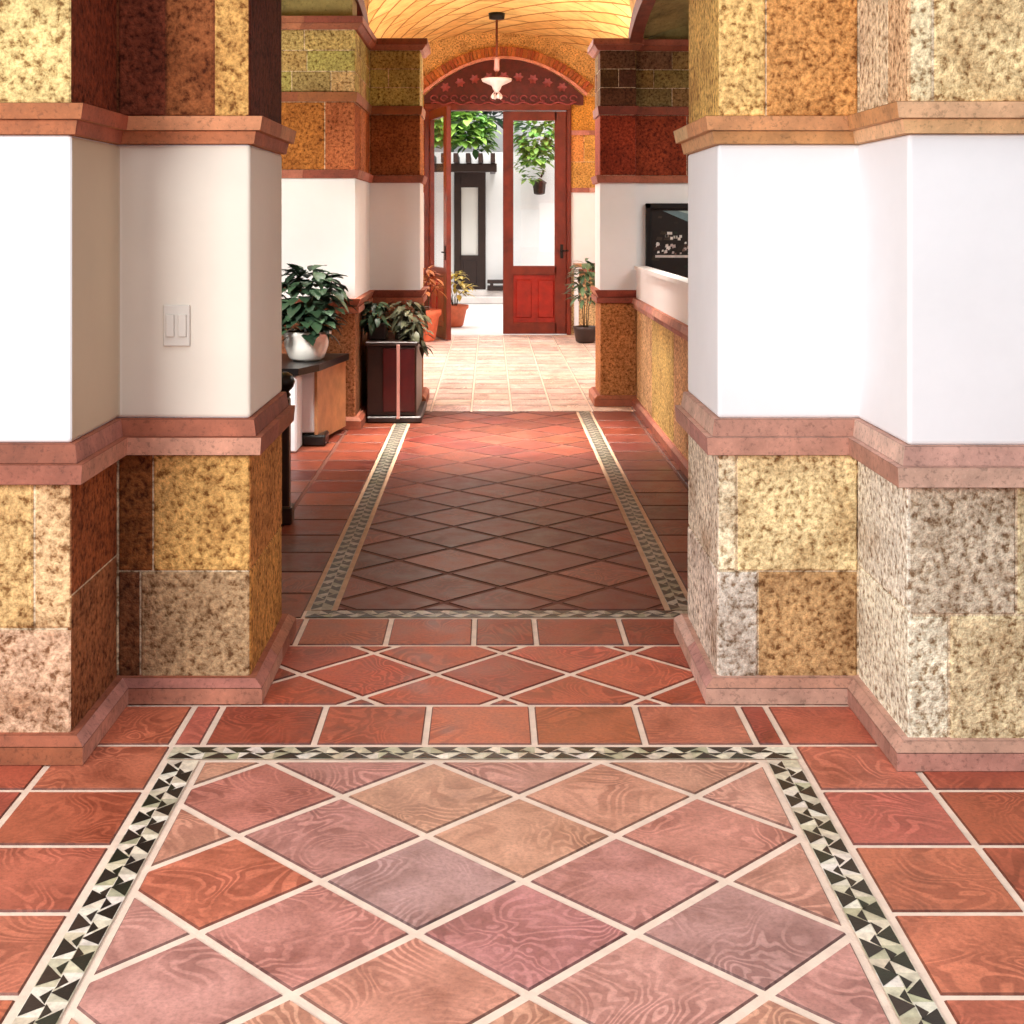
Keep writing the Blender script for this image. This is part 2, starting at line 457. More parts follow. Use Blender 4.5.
def auto_blocks(ln, z0, z1, pal, ch=.32, bl=.55, a=14):
    out = []; n = max(1, round((z1 - z0) / ch)); h = (z1 - z0) / n
    for r in range(n):
        u = 0; first = (.5 if r % 2 else 1) * bl
        while u < ln - .01:
            w = first if u == 0 else bl * random.uniform(.8, 1.2)
            e = min(ln, u + w)
            if ln - e < .14: e = ln
            out.append((u, e, z0 + r * h, z0 + (r + 1) * h, jit(random.choice(pal), a))); u = e
    return out
MORTAR = (222, 206, 180)
def stonework(name, poly, z0, z1, specs, pal, parent, core=.005, label=None, mortar=MORTAR, bl=.55, ch=.32):
    """a run of stone facing round a plan polygon; specs {edge: list of blocks (u0,u1,z0,z1,colour)}, other edges laid automatically"""
    mb = MB(); mb.prism(off_poly(poly, -core), z0, z1, L(mortar))
    n = len(poly)
    for i in range(n):
        p, q = Vector(poly[i]), Vector(poly[(i + 1) % n]); ln = (q - p).length; d = (q - p) / ln; nn = Vector((d.y, -d.x))
        bl_ = specs.get(i)
        if bl_ is None: bl_ = auto_blocks(ln, z0, z1, pal, ch, bl)
        for (u0, u1, a, b, c) in bl_: block(mb, p, d, nn, u0, u1, a, b, c, random.uniform(-.003, .003))
    return mb.build(name, M['stone'], parent)
def moulding(name, poly, steps, cols, parent, seg=.45):
    """courses of cut stone round a polygon: steps (offset bottom, offset top, z0, z1)"""
    mb = MB()
    for (o0, o1, z0, z1) in steps:
        P0, P1 = off_poly(poly, o0), off_poly(poly, o1); n = len(poly)
        for i in range(n):
            a0, b0, a1, b1 = Vector(P0[i]), Vector(P0[(i + 1) % n]), Vector(P1[i]), Vector(P1[(i + 1) % n])
            k = max(1, round((b0 - a0).length / seg))
            cuts = [0] + [(j + random.uniform(-.15, .15)) / k for j in range(1, k)] + [1]
            for j in range(k):
                s, t = cuts[j], cuts[j + 1]
                l = (b0 - a0).length; e = .0015 / l
                q = [a0.lerp(b0, s + (e if j else 0)), a0.lerp(b0, t - (e if j < k - 1 else 0)), a1.lerp(b1, t - (e if j < k - 1 else 0)), a1.lerp(b1, s + (e if j else 0))]
                mb.face([(*q[0], z0 + .001), (*q[1], z0 + .001), (*q[2], z1 - .001), (*q[3], z1 - .001)], L(jit(random.choice(cols), 9)))
        mid = L(cols[0])
        mb.prism(off_poly(poly, min(o0, o1) - .002), z0 + .001, z1 - .002, L(jit(cols[0], 4)))
        mb.faces([(*p, z1) for p in P1], [tuple(range(n))], mid)
        mb.faces([(*p, z0) for p in P0], [tuple(range(n - 1, -1, -1))], mid)
    return mb.build(name, M['mould'], parent)

RAILC = [(196, 138, 118), (184, 120, 100), (206, 150, 128), (172, 108, 90)]
RAILD = [(168, 96, 70), (150, 80, 58), (178, 108, 80)]
RAILP = [(206, 160, 142), (214, 174, 156), (190, 138, 122)]
Z = dict(pl=.062, b=.77, r1=.826, r2=.879, w=1.737, c1=1.778, c2=1.823, top=3.3)
def pier(poly, label, pal, low, up, railc, corc, z=Z, shade_tint=None, upm=MORTAR, group=None):
    cx = sum(p[0] for p in poly) / len(poly); cy = sum(p[1] for p in poly) / len(poly)
    e = empty('stone_pier', (cx, cy, 0), label, 'pier', group)
    moulding('plinth', poly, [(.045, .045, 0, z['pl'] - .012), (.045, .02, z['pl'] - .012, z['pl'] + .012)], railc, e)
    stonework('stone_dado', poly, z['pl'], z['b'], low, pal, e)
    moulding('chair_rail', poly, [(.038, .042, z['b'], z['r1']), (.022, .014, z['r1'], z['r2'])], railc, e)
    mb = MB(); b = .006; P = off_poly(poly, 0)
    mb.prism(off_poly(poly, .001), z['r2'], z['w'], L(242, 243, 246))
    for k_, c_ in (shade_tint or {}).items(): mb.c[k_] = L(c_)
    pp = mb.build('plaster_panel', M['plaster_tint'], e)
    bv = pp.modifiers.new('b', 'BEVEL'); bv.width = .012; bv.segments = 3; bv.limit_method = 'ANGLE'
    moulding('cornice', poly, [(.014, .022, z['w'], z['c1']), (.038, .046, z['c1'], z['c2'])], corc, e)
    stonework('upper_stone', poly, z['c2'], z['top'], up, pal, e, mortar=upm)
    return e

# near left pier: edges 0 front outer, 1 return, 2 front inner, 3 reveal, 4 rear, 5 far side
PL = [(-3.2, 3.62), (-1.165, 3.62), (-1.165, 4.07), (-.751, 4.07), (-.751, 4.69), (-3.2, 4.69)]
b0, b1 = Z['pl'], Z['b']
TANS = [(214, 184, 132), (206, 170, 112), (222, 196, 150), (196, 160, 110)]
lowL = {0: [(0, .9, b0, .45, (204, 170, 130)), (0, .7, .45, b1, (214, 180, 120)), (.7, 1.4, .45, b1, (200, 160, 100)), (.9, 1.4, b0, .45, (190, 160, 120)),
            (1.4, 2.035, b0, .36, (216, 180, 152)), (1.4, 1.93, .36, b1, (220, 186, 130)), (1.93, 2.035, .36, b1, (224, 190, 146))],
        1: [(0, .45, b0, .45, (150, 96, 62)), (0, .45, .45, b1, (150, 84, 48))],  # return blocks browned, its shade put into the stone colour
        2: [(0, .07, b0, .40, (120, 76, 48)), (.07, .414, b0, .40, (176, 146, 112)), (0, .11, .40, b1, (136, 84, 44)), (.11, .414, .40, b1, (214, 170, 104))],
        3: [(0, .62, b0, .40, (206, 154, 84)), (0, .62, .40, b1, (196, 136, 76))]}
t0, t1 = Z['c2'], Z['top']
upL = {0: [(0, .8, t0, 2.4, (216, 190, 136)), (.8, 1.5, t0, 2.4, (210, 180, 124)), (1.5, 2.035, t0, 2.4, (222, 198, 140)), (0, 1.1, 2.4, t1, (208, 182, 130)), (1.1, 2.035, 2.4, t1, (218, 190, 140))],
       1: [(0, .45, t0, 2.5, (122, 56, 34)), (0, .45, 2.5, t1, (130, 62, 36))],  # shade of the return painted into the block colours
       2: [(0, .15, t0, 2.5, (124, 60, 40)), (.15, .30, t0, 2.5, (156, 92, 54)), (.30, .414, t0, 2.5, (216, 168, 100)), (0, .2, 2.5, t1, (140, 80, 50)), (.2, .414, 2.5, t1, (200, 140, 80))],  # blocks graded dark to gold, painting the shade off the corner
       3: [(0, .62, t0, 2.5, (96, 44, 30)), (0, .62, 2.5, t1, (110, 50, 34))]}  # reveal darkened as if in shade
pier(PL, 'stepped stone and white plaster pier on the left, with switch plate on its white panel', TANS, lowL, upL, RAILD + RAILC, [(190, 118, 76), (206, 140, 96), (170, 90, 60)], upm=(130, 72, 44), shade_tint={1: (206, 186, 160), 2: (238, 228, 214), 3: (232, 220, 206)})  # plaster tints and dark mortar carry this pier's painted shade
PR = [(.714, 4.07), (1.152, 4.07), (1.152, 3.58), (3.2, 3.58), (3.2, 4.69), (.714, 4.69)]
lowR = {5: [(0, .62, b0, .40, (226, 214, 202)), (0, .62, .40, b1, (228, 216, 198))],
        0: [(0, .125, b0, .40, (208, 200, 190)), (.125, .438, b0, .40, (190, 154, 110)), (0, .06, .40, b1, (234, 222, 192)), (.06, .438, .40, b1, (236, 216, 168))],
        1: [(0, .49, b0, .42, (240, 236, 218)), (0, .49, .42, b1, (230, 224, 210))],
        2: [(0, .115, b0, .41, (234, 228, 206)), (.115, .8, b0, .41, (222, 206, 168)), (0, .30, .41, b1, (206, 194, 174)), (.30, .9, .41, b1, (208, 196, 160)), (.8, 1.5, b0, .41, (200, 190, 150)), (.9, 1.6, .41, b1, (200, 180, 150)), (1.5, 2.048, b0, .41, (200, 180, 140)), (1.6, 2.048, .41, b1, (210, 190, 150))]}
upR = {5: [(0, .62, t0, 2.5, (216, 178, 104)), (0, .62, 2.5, t1, (206, 170, 110))],
       0: [(0, .15, t0, 2.5, (228, 192, 128)), (.15, .438, t0, 2.5, (210, 154, 94)), (0, .3, 2.5, t1, (210, 160, 90)), (.3, .438, 2.5, t1, (200, 150, 90))],
       1: [(0, .30, t0, 2.5, (222, 202, 172)), (.30, .49, t0, 2.5, (226, 190, 150)), (0, .49, 2.5, t1, (210, 180, 140))],
       2: [(0, .07, t0, 2.5, (228, 212, 176)), (.07, .9, t0, 2.5, (232, 208, 160)), (.9, 2.048, t0, 2.5, (214, 184, 130)), (0, .5, 2.5, t1, (214, 184, 130)), (.5, 2.048, 2.5, t1, (210, 184, 130))]}
pier(PR, 'stepped pier on the right with clean bluish white panels and pale travertine base', TANS, lowR, upR, RAILP, [(224, 172, 124), (210, 150, 100), (230, 186, 140)])

# far piers
def far_pier(poly, label, pal, upal, zz, railc):
    cx = sum(p[0] for p in poly) / len(poly); cy = sum(p[1] for p in poly) / len(poly)
    e = empty('stone_pier', (cx, cy, 0), label, 'pier')
    moulding('plinth', poly, [(.05, .05, 0, .06), (.05, .025, .06, .085)], railc, e)
    stonework('stone_dado', poly, .07, .83, {}, pal, e, bl=.9, ch=.8)
    moulding('chair_rail', poly, [(.03, .03, .83, .875), (.015, .045, .875, .935)], railc, e)
    mb = MB(); mb.prism(poly, .935, 1.80); mb.build('plaster_panel', M['plaster'], e)
    moulding('cornice', poly, [(.02, .035, 1.80, 1.86)], railc, e)
    stonework('upper_stone', poly, 1.86, 2.35, {}, upal[0], e, bl=.42, ch=.45)
    moulding('string_course', poly, [(.012, .02, 2.35, 2.42)], [tuple(v * .9 for v in c) for c in upal[0]], e)
    stonework('brick_course', poly, 2.42, 2.87, {}, upal[1], e, bl=.3, ch=.15)
    moulding('capital', poly, [(.02, .05, 2.87, 2.91), (.06, .06, 2.91, 2.96)], railc, e)
    return e
FLP = [(-3.0, 9.35), (-.971, 9.35), (-.971, 10.5), (-.565, 10.5), (-.565, 11.0), (-3.0, 11.0)]
far_pier(FLP, 'far stepped pier on the left, behind the plants and dark red cabinet', [(150, 104, 70), (130, 84, 54)],
         ([(184, 112, 60), (170, 100, 54), (148, 92, 58)], [(190, 178, 112), (174, 160, 100), (196, 172, 116)]), None, RAILD)
FRP = [(.889, 10.5), (1.18, 10.5), (1.18, 10.56), (3.2, 10.56), (3.2, 11.0), (.889, 11.0)]
far_pier(FRP, 'far pier on the right, where the low side wall ends', [(176, 116, 70), (160, 100, 60)],
         ([(150, 66, 40), (130, 56, 34)], [(124, 92, 62), (104, 74, 50), (136, 110, 70)]), None, RAILD)

# low side wall on the right with white parapet
LW = [(1.175, 4.75), (1.245, 4.75), (1.245, 10.44), (1.175, 10.44)]
e = empty('wall_right', (1.29, 7.5, 0)); struct(e, 'low tan stone side wall with pink rail and white parapet along the right of the hall', 'wall')
moulding('plinth', LW, [(.03, .03, 0, .05), (.03, .01, .05, .07)], RAILD, e)
stonework('stone_dado', LW, .06, .79, {3: [(0, 1.0, .06, .79, (214, 178, 132)), (1.0, 2.1, .06, .79, (206, 180, 112)), (2.1, 3.3, .06, .79, (210, 168, 124)), (3.3, 4.5, .06, .79, (200, 170, 120)), (4.5, 5.71, .06, .79, (206, 170, 120))]}, TANS, e)
moulding('chair_rail', LW, [(.02, .022, .79, .83), (.035, .025, .83, .875)], RAILD + RAILC, e)
mb = MB(); mb.prism(LW, .875, 1.10); mb.prism(off_poly(LW, .015), 1.10, 1.13); mb.build('white_parapet', M['plaster'], e)

# outer side walls of the hall and of the rear bay
def plain_wall(name, x0, x1, y0, y1, h, label):
    mb = MB(); mb.box(x0, x1, y0, y1, 0, h, bev=0)
    struct(mb.build(name, M['plaster']), label, 'wall')
plain_wall('wall_left', -2.75, -2.6, 4.75, 9.3, 3.6, 'white outer wall of the side bay left of the hall')
plain_wall('wall_right_outer', 3.2, 3.35, 4.75, 17, 3.6, 'white outer wall of the side room right of the hall')
plain_wall('wall_left_rear', -2.6, -2.45, 11.02, 17, 3.6, 'white side wall of the sunlit rear bay')

# ------------------------------------------------------------------ end wall with arched doorway (depth 17)
YE = 17.0
AX0, AX1, CX, HW = -.86, 1.22, .18, 1.04      # arch opening
SP, CR = 3.12, 3.60
def arch_h(x): 
    t = max(-1, min(1, (x - CX) / HW)); return SP + (CR - SP) * (1 - t * t)
e = empty('wall_back', (0, YE, 0)); struct(e, 'end wall with orange stone above white plaster around the red arched doorway', 'wall')
mb = MB()
def endbox(x0, x1, z0, z1, m=0): mb.box(x0, x1, YE, YE + .3, z0, z1, mi=m)
endbox(-2.5, AX0, .86, 1.86); endbox(1.03, 3.2, .86, 1.86)
mb.build('plaster_panel', M['plaster'], e)
mb = MB()
for (x0, x1) in ((-2.5, AX0), (1.03, 3.2)):
    mb.box(x0, x1, YE + .01, YE + .3, 0, .8, L(MORTAR)); mb.box(x0, x1, YE + .01, YE + .3, 1.9, SP, L(MORTAR))
    for z0, z1 in ((0, .8),): 
        for b in auto_blocks(x1 - x0, z0, z1, TANS): block(mb, (x0, YE), (1, 0), (0, -1), *b)
    for b in auto_blocks(x1 - x0, 1.9, 2.62, [(222, 158, 84), (214, 168, 94), (206, 140, 72)], .34, .4): block(mb, (x0, YE), (1, 0), (0, -1), *b)
    for b in auto_blocks(x1 - x0, 2.66, SP, [(216, 156, 74), (200, 132, 60)], .46, .45): block(mb, (x0, YE), (1, 0), (0, -1), *b)
# wall above the arch, following its curve
K = 40; xs = [-2.5 + (3.2 + 2.5) * i / 120 for i in range(121)]
for i in range(120):
    x0, x1 = xs[i], xs[i + 1]
    h0 = arch_h(x0) if abs(x0 - CX) < HW else SP; h1 = arch_h(x1) if abs(x1 - CX) < HW else SP
    c = L(222, 182, 116)
    mb.face([(x0, YE, h0), (x1, YE, h1), (x1, YE, 4.6), (x0, YE, 4.6)], c)
    mb.face([(x0, YE + .3, h0), (x0, YE, h0), (x1, YE, h1), (x1, YE + .3, h1)][::-1], c)
mb.build('stone_facing', M['stone'], e)
mb = MB()
for (x0, x1) in ((-2.5, AX0), (1.03, 3.2)):
    for k in range(8):
        a, b = x0 + (x1 - x0) * k / 8, x0 + (x1 - x0) * (k + 1) / 8
        for (p, z0, z1) in ((.04, .8, .86), (.03, 1.86, 1.92), (.03, 2.61, 2.67)): mb.box(a + .002, b - .002, YE - p, YE + .05, z0, z1, L(jit(random.choice(RAILC), 10)))
mb.build('chair_rail', M['mould'], e)
# brick voussoir ring over the arch
mb = MB()
n = 46
def arc_pt(t, o):
    x = CX + HW * 1.03 * t; h = SP + (CR - SP) * (1 - t * t)
    dx, dz = 1, -2 * t * (CR - SP) / (HW * 1.03); l = math.hypot(dx, dz)
    return (x - dz / l * o, h + dx / l * o)
for i in range(n):
    t0_, t1_ = -1 + 2 * i / n + .003, -1 + 2 * (i + 1) / n - .003
    q = [arc_pt(t0_, .035), arc_pt(t1_, .035), arc_pt(t1_, .16), arc_pt(t0_, .16)]
    v = [(x, YE - .06, z) for x, z in q] + [(x, YE + .02, z) for x, z in q]
    mb.faces(v, [(0, 1, 2, 3), (7, 6, 5, 4), (0, 4, 5, 1), (1, 5, 6, 2), (2, 6, 7, 3), (3, 7, 4, 0)], L(jit(random.choice([(190, 106, 50), (170, 88, 40), (206, 124, 60)]), 10)))
for i in range(n):
    t0_, t1_ = -1 + 2 * i / n, -1 + 2 * (i + 1) / n
    q = [arc_pt(t0_, 0), arc_pt(t1_, 0), arc_pt(t1_, .035), arc_pt(t0_, .035)]
    v = [(x, YE - .08, z) for x, z in q] + [(x, YE + .02, z) for x, z in q]
    mb.faces(v, [(0, 1, 2, 3), (7, 6, 5, 4), (0, 4, 5, 1), (1, 5, 6, 2), (2, 6, 7, 3), (3, 7, 4, 0)], L(232, 156, 130))
mb.build('brick_arch', M['mould'], e)

# doorway: frame, carved tympanum, two leaves
d = empty('door_1', (CX, YE, 0)); struct(d, 'red wooden arched doorway with glazed leaves and carved head at the end of the hall', 'door')
mb = MB()
mb.box(-.86, -.79, YE - .05, YE + .12, 0, 3.0, bev=.01); mb.box(1.0, 1.06, YE - .05, YE + .12, 0, 3.0, bev=.01)
mb.box(-.86, 1.06, YE - .06, YE + .12, 2.93, 3.02, bev=.01)
mb.build('door_frame', M['redwood'], d)
mb = MB()
n = 60
for i in range(n):
    x0, x1 = CX - HW + 2 * HW * i / n, CX - HW + 2 * HW * (i + 1) / n
    def low(x):
        return 2.96 + .05 * abs(math.sin((x - CX) * PI / .26)) if abs(x - CX) < .95 else 3.0
    q = [(x0, low(x0)), (x1, low(x1)), (x1, arch_h(x1)), (x0, arch_h(x0))]
    v = [(x, YE - .03, z) for x, z in q] + [(x, YE + .06, z) for x, z in q]
    mb.faces(v, [(0, 1, 2, 3), (7, 6, 5, 4), (0, 4, 5, 1), (2, 6, 7, 3)])
mb.build('tympanum', M['carved'], d)
mb = MB()      # carving: scrolls and rosettes
for k in range(-7, 8):
    x = CX + k * .13
    pts = [(x + .045 * math.cos(a) , YE - .05, 3.09 + .035 * math.sin(a)) for a in [j * PI / 5 for j in range(9)]]
    mb.tube(pts, .011, 6)
for k in range(-4, 5):
    x = CX + k * .19; h = arch_h(x)
    if h - 3.2 > .08:
        z = 3.15 + (h - 3.2) * .55
        for j in range(6):
            a = j * PI / 3; mb.leaf((x, YE - .05, z), (math.cos(a), -.25, math.sin(a)), (0, -1, 0), .07, .04, 0)
mb.tube([(CX - .95 + 1.9 * k / 40, YE - .05, 3.02 + .02 * math.sin(k * 1.3)) for k in range(41)], .014, 6)
cm = add_noise(mat('pink_carving', (150, 66, 66), .45), 14, .7, 1.3)
mb.build('carving', cm, d)
def leaf_door(x0, x1, name, label=None, rz=0, hinge=None):
    """glazed leaf hinged at hinge, lying along +x from there before turning"""
    p = empty(name, (0, 0, 0)); p.parent = d
    hx = hinge if hinge is not None else x0
    p.location = (hx - CX, .02, 0); p.rotation_euler = (0, 0, rz)
    w = x1 - x0; a, b = (0, w) if hx == x0 else (-w, 0)
    def bb(mb, X0, X1, Z0, Z1, t=.03, bev=.006): mb.box(X0, X1, -t, t, Z0, Z1, bev=bev)
    m1 = MB(); st = .125
    bb(m1, a, a + st + .01, .01, 2.92); bb(m1, b - st - .03, b, .01, 2.92); bb(m1, a + st, b - st, 2.80, 2.92); bb(m1, a + st, b - st, .78, .90); bb(m1, a + st, b - st, .01, .16)
    o = m1.build('leaf_frame', M['redwood']); o.parent = p
    m2 = MB(); bb(m2, a + st, b - st, .15, .79, .012, 0)
    k = 2; ww = (w - 2 * st) / k
    for j in range(k): m2.box(a + st + ww * j + .04, a + st + ww * (j + 1) - .04, -.026, .026, .22, .72, bev=.012)
    o = m2.build('wood_panel', M['redpanel']); o.parent = p
    m3 = MB(); m3.box(a + st - .005, b - st + .005, -.003, .003, .895, 2.805); o = m3.build('glass_pane', M['glass']); o.parent = p
    m4 = MB(); hxp = (a if hx == x1 else b) + (st / 2 if hx == x1 else -st / 2)
    m4.box(hxp - .02, hxp + .02, -.04, -.028, 1.0, 1.18, bev=.003); m4.tube([(hxp, -.035, 1.1), (hxp, -.075, 1.1), (hxp + .09, -.075, 1.1)], .009)
    o = m4.build('door_handle', M['iron']); o.parent = p
leaf_door(.17, 1.0, 'door_leaf')
leaf_door(-.79, .17, 'door_leaf', rz=math.radians(-73), hinge=-.79)

# ------------------------------------------------------------------ vault, ribs, ceilings
VX0, VX1, VC = -1.0, 1.15, 3.95
def edge_h(y):
    if y > 10.45 or y < 4.75: return 2.93
    t = (y - 7.6) / 2.85; return 2.93 + .32 * math.sqrt(max(0, 1 - t * t))
mb = MB()
ysv = [4.7 + (YE + .02 - 4.7) * j / 90 for j in range(91)]
n = 28
def vp(i, y):
    a = PI - PI * i / n; t = math.cos(a); eh = edge_h(y)
    hw = 1.075 if y < 10.5 else 1.075 + .55 * min(1, (y - 10.5) / .3)
    return (.075 + hw * t, y, eh + (VC - eh) * math.sin(a) ** .8)
for j in range(90):
    for i in range(n):
        q = [vp(i, ysv[j]), vp(i + 1, ysv[j]), vp(i + 1, ysv[j + 1]), vp(i, ysv[j + 1])]
        mb.face(q, None, 0)
        mb.uv[-1] = [(1.7 * k / n if False else kk / n * 3.6, p[1]) for kk, p in zip((i, i + 1, i + 1, i), q)]
struct(mb.build('ceiling', M['vault']), 'golden brick barrel vault over the hall, laid in diagonal courses', 'ceiling')
# rear bay: vault wider than piers – side ceilings
mb = MB()
for (xa, xb) in ((-2.6, -1.53), (1.68, 3.3)):
    mb.box(xa, xb, 10.9, YE, 2.93, 3.05)
mb.box(-3.2, 3.3, 3.62, 4.72, 3.3, 3.42)
struct(mb.build('ceiling_side', M['vault']), 'flat side strips of the brick ceiling beside the vault', 'ceiling')
mb = MB()
olive = M['vault']
for (xe, xo) in ((VX0, -2.65), (VX1, 3.3)):
    Y = [4.7 + (10.56 - 4.7) * j / 40 for j in range(41)]
    for j in range(40):
        for i in range(8):
            def q(s, y): return (xe + (xo - xe) * s, y, edge_h(y) * (1 - s) + 2.95 * s + .25 * math.sin(PI * s))
            pts = [q(i / 8, Y[j]), q(i / 8, Y[j + 1]), q((i + 1) / 8, Y[j + 1]), q((i + 1) / 8, Y[j])]
            mb.face(pts, L(160, 146, 90)); mb.uv[-1] = [(p[0], p[1]) for p in pts]
bay = add_noise(mat('olive_brick', (158, 142, 88), .85), 7, .6, 1.25, False, .4, 40, speck=.3)
for (xa, xb, yw) in ((-2.98, -.99, 9.36), (1.2, 3.2, 10.57)):
    mb.box(xa, xb, yw, yw + .3, 2.96, 3.35)
mb.box(-3.0, -2.6, 4.7, 9.4, 3.0, 3.3)
struct(mb.build('ceiling_bay', bay), 'olive brick groin ceilings over the side bays of the hall', 'ceiling')
for k, x in enumerate((VX0 - .02, VX1 + .02)):
    mb = MB(); Y = [4.72 + (10.52 - 4.72) * j / 48 for j in range(49)]
    for s in (0,):
        v = []; F = []
        for y in Y:
            h = edge_h(y); v += [(x - .05, y, h - .05), (x + .05, y, h - .05), (x + .05, y, h + .08), (x - .05, y, h + .08)]
        for j in range(48):
            for c in range(4): F.append((j * 4 + c, j * 4 + (c + 1) % 4, j * 4 + 4 + (c + 1) % 4, j * 4 + 4 + c))
        F += [(3, 2, 1, 0), tuple(48 * 4 + c for c in range(4))]
        mb.faces(v, F)
    struct(mb.build('trim_%d' % (k + 1), M['ribwood']), ['dark red-brown stone rib springing from the left far pier', 'dark red-brown stone rib springing from the right far pier'][k], 'rib')
# unseen lintel between near piers, dropped low to keep skylight off the hall floor
mb = MB(); mb.box(-.751, .714, 4.08, 4.68, 2.32, 3.3, L(200, 150, 96)); struct(mb.build('wall_lintel', M['stone']), 'stone lintel spanning the two near piers', 'lintel')

# ------------------------------------------------------------------ furniture and plants
def foliage(mb, c, rx, ry, rz, n, ln, w, mi=0, low=-.3, droop=.35):
    for _ in range(n):
        a = random.uniform(0, 2 * PI); u = random.uniform(low, 1); r = math.sqrt(max(0, 1 - u * u)) * random.uniform(.45, 1)
        p = (c[0] + rx * r * math.cos(a), c[1] + ry * r * math.sin(a), c[2] + rz * u)
        dr = (math.cos(a) + random.uniform(-.5, .5), math.sin(a) + random.uniform(-.5, .5), random.uniform(-.5, .7))
        mb.leaf(p, dr, (0, 0, 1), ln * random.uniform(.7, 1.2), w * random.uniform(.8, 1.2), droop)
def plant(name, loc, label, pot_prof, pot_mat, soil_z, soil_r, fol, leafm, stems=8, group=None, cat='plant', pname='pot'):
    e = empty(name, loc, label, cat, group)
    mb = MB(); mb.lathe(pot_prof, *loc, n=28); mb.build(pname, pot_mat, e, loc)
    mb = MB(); mb.lathe([(soil_r, -.01), (soil_r, 0), (soil_r * .5, .008)], loc[0], loc[1], loc[2] + soil_z, n=20); mb.build('soil', M['soil'], e, loc)
    mb = MB()
    for c, rx, ry, rz, n, ln, w in fol: foliage(mb, (loc[0] + c[0], loc[1] + c[1], loc[2] + c[2]), rx, ry, rz, n, ln, w)
    mb.build('foliage', leafm, e, loc)
    mb = MB()
    for k in range(stems):
        a = 2 * PI * k / stems + .3; c = fol[k % len(fol)]
        r = .7 * c[1]
        mb.tube([(loc[0] + .2 * soil_r * math.cos(a), loc[1] + .2 * soil_r * math.sin(a), loc[2] + soil_z - .01),
                 (loc[0] + c[0][0] * .6 + r * .4 * math.cos(a), loc[1] + c[0][1] * .6 + r * .4 * math.sin(a), loc[2] + soil_z + (c[0][2] - soil_z) * .6),
                 (loc[0] + c[0][0] + r * math.cos(a), loc[1] + c[0][1] + r * math.sin(a), loc[2] + c[0][2] + .1 * math.sin(k))], [.006, .005, .003], 6)
    mb.build('stems', M['stem'], e, loc)
    return e

# low white cabinet with black top, left bay
cx0, cx1, cy0, cy1 = -1.85, -1.04, 8.62, 9.26
e = empty('low_cabinet', ((cx0 + cx1) / 2, (cy0 + cy1) / 2, 0), 'low white cabinet with a black top under the leafy potted plant', 'cabinet')
mb = MB(); mb.box(cx0, -1.165, cy0, cy0 + .03, .09, .50, bev=.006)
mb.box(cx0, -1.245, cy0 - .25, cy0 + .01, .0, .50, bev=.012)
mb.build('front_panel', M['whitepaint'], e)
mb = MB(); mb.prism([(-1.165, cy0), (-1.145, cy0), (-1.03, cy1 + .02), (-1.05, cy1 + .02)], .03, .50); mb.build('side_panel', M['tanwood'], e)
mb = MB(); mb.prism([(cx0, cy0 - .27), (-1.23, cy0 - .27), (-1.13, cy0 - .02), (-1.01, cy1 + .04), (cx0, cy1 + .04)], .50, .545); mb.build('black_top', M['black'], e)
mb = MB(); mb.box(-1.24, -1.09, cy0 - .02, cy0 + .2, 0, .075, bev=.012); mb.box(cx0 + .05, -1.2, cy0 + .05, cy1 - .03, 0, .08); mb.build('kickboard', M['black'], e)
mb = MB(); mb.box(cx0 + .02, -1.17, cy0 + .03, cy1 - .02, .08, .49); mb.build('carcass', M['darkwood'], e)

plant('potted_plant', (-1.25, 8.86, .545), 'bushy dark green leafy plant in a round white pot on the black cabinet top',
      [(.09, 0), (.12, .02), (.15, .10), (.155, .16), (.17, .18), (.17, .20), (.14, .20), (.13, .17)], M['ceramic'], .18, .13,
      [((0.02, 0, .37), .23, .20, .25, 210, .12, .085), ((-.02, -.10, .22), .22, .12, .12, 90, .11, .08)], M['leaf_dark'], 10)

# dark red cabinet against the far left pier, trailing plants on top
cx0, cx1, cy0, cy1 = -.912, -.545, 9.62, 10.42
e = empty('dark_red_cabinet', ((cx0 + cx1) / 2, (cy0 + cy1) / 2, 0), 'dark red wooden cabinet below the grey-green trailing plants', 'cabinet')
deep = add_noise(mat('deep_red_lacquer', (70, 10, 12), .35), 5, .6, 1.4)
mb = MB(); mb.box(cx0, cx1, cy0, cy1, .05, .57, bev=.008); mb.build('carcass', M['darkwood'], e)
mb = MB(); mb.box(cx0 + .12, cx1 - .14, cy0 - .02, cy0 + .002, .08, .55, bev=.005); mb.build('door', deep, e)
mb = MB(); mb.box(cx1 - .125, cx1 - .01, cy0 - .02, cy0 + .002, .08, .55, bev=.005); mb.build('door', deep, e)
mb = MB(); mb.box(cx1 - .145, cx1 - .12, cy0 - .035, cy0, .03, .58, bev=.004); mb.build('pink_post', M['brass'], e)
mb = MB(); mb.box(cx0 - .01, cx1 + .015, cy0 - .03, cy1 + .01, .57, .60, bev=.006); mb.build('cabinet_top', M['darkwood'], e)
mb = MB(); mb.box(cx0, cx1 + .04, cy0 - .03, cy1, 0, .05, bev=.01); mb.build('base', M['darkwood'], e)
def trough(loc, w, label, fol, lm):
    e = empty('trailing_plant', loc, label, 'plant')
    mb = MB(); mb.box(loc[0] - w / 2, loc[0] + w / 2, loc[1] - .1, loc[1] + .1, loc[2], loc[2] + .12, bev=.01); mb.build('planter', M['darkwood'], e, loc)
    mb = MB()
    for c, rx, ry, rz, n, ln, ww in fol: foliage(mb, (loc[0] + c[0], loc[1] + c[1], loc[2] + c[2]), rx, ry, rz, n, ln, ww, low=-.8, droop=.8)
    mb.build('foliage', lm, e, loc)
trough((-.85, 9.85, .60), .14, 'dark trailing plant nearest the wall on top of the dark red cabinet', [((-.02, -.03, .17), .09, .13, .12, 80, .09, .05)], M['leaf_dark'])
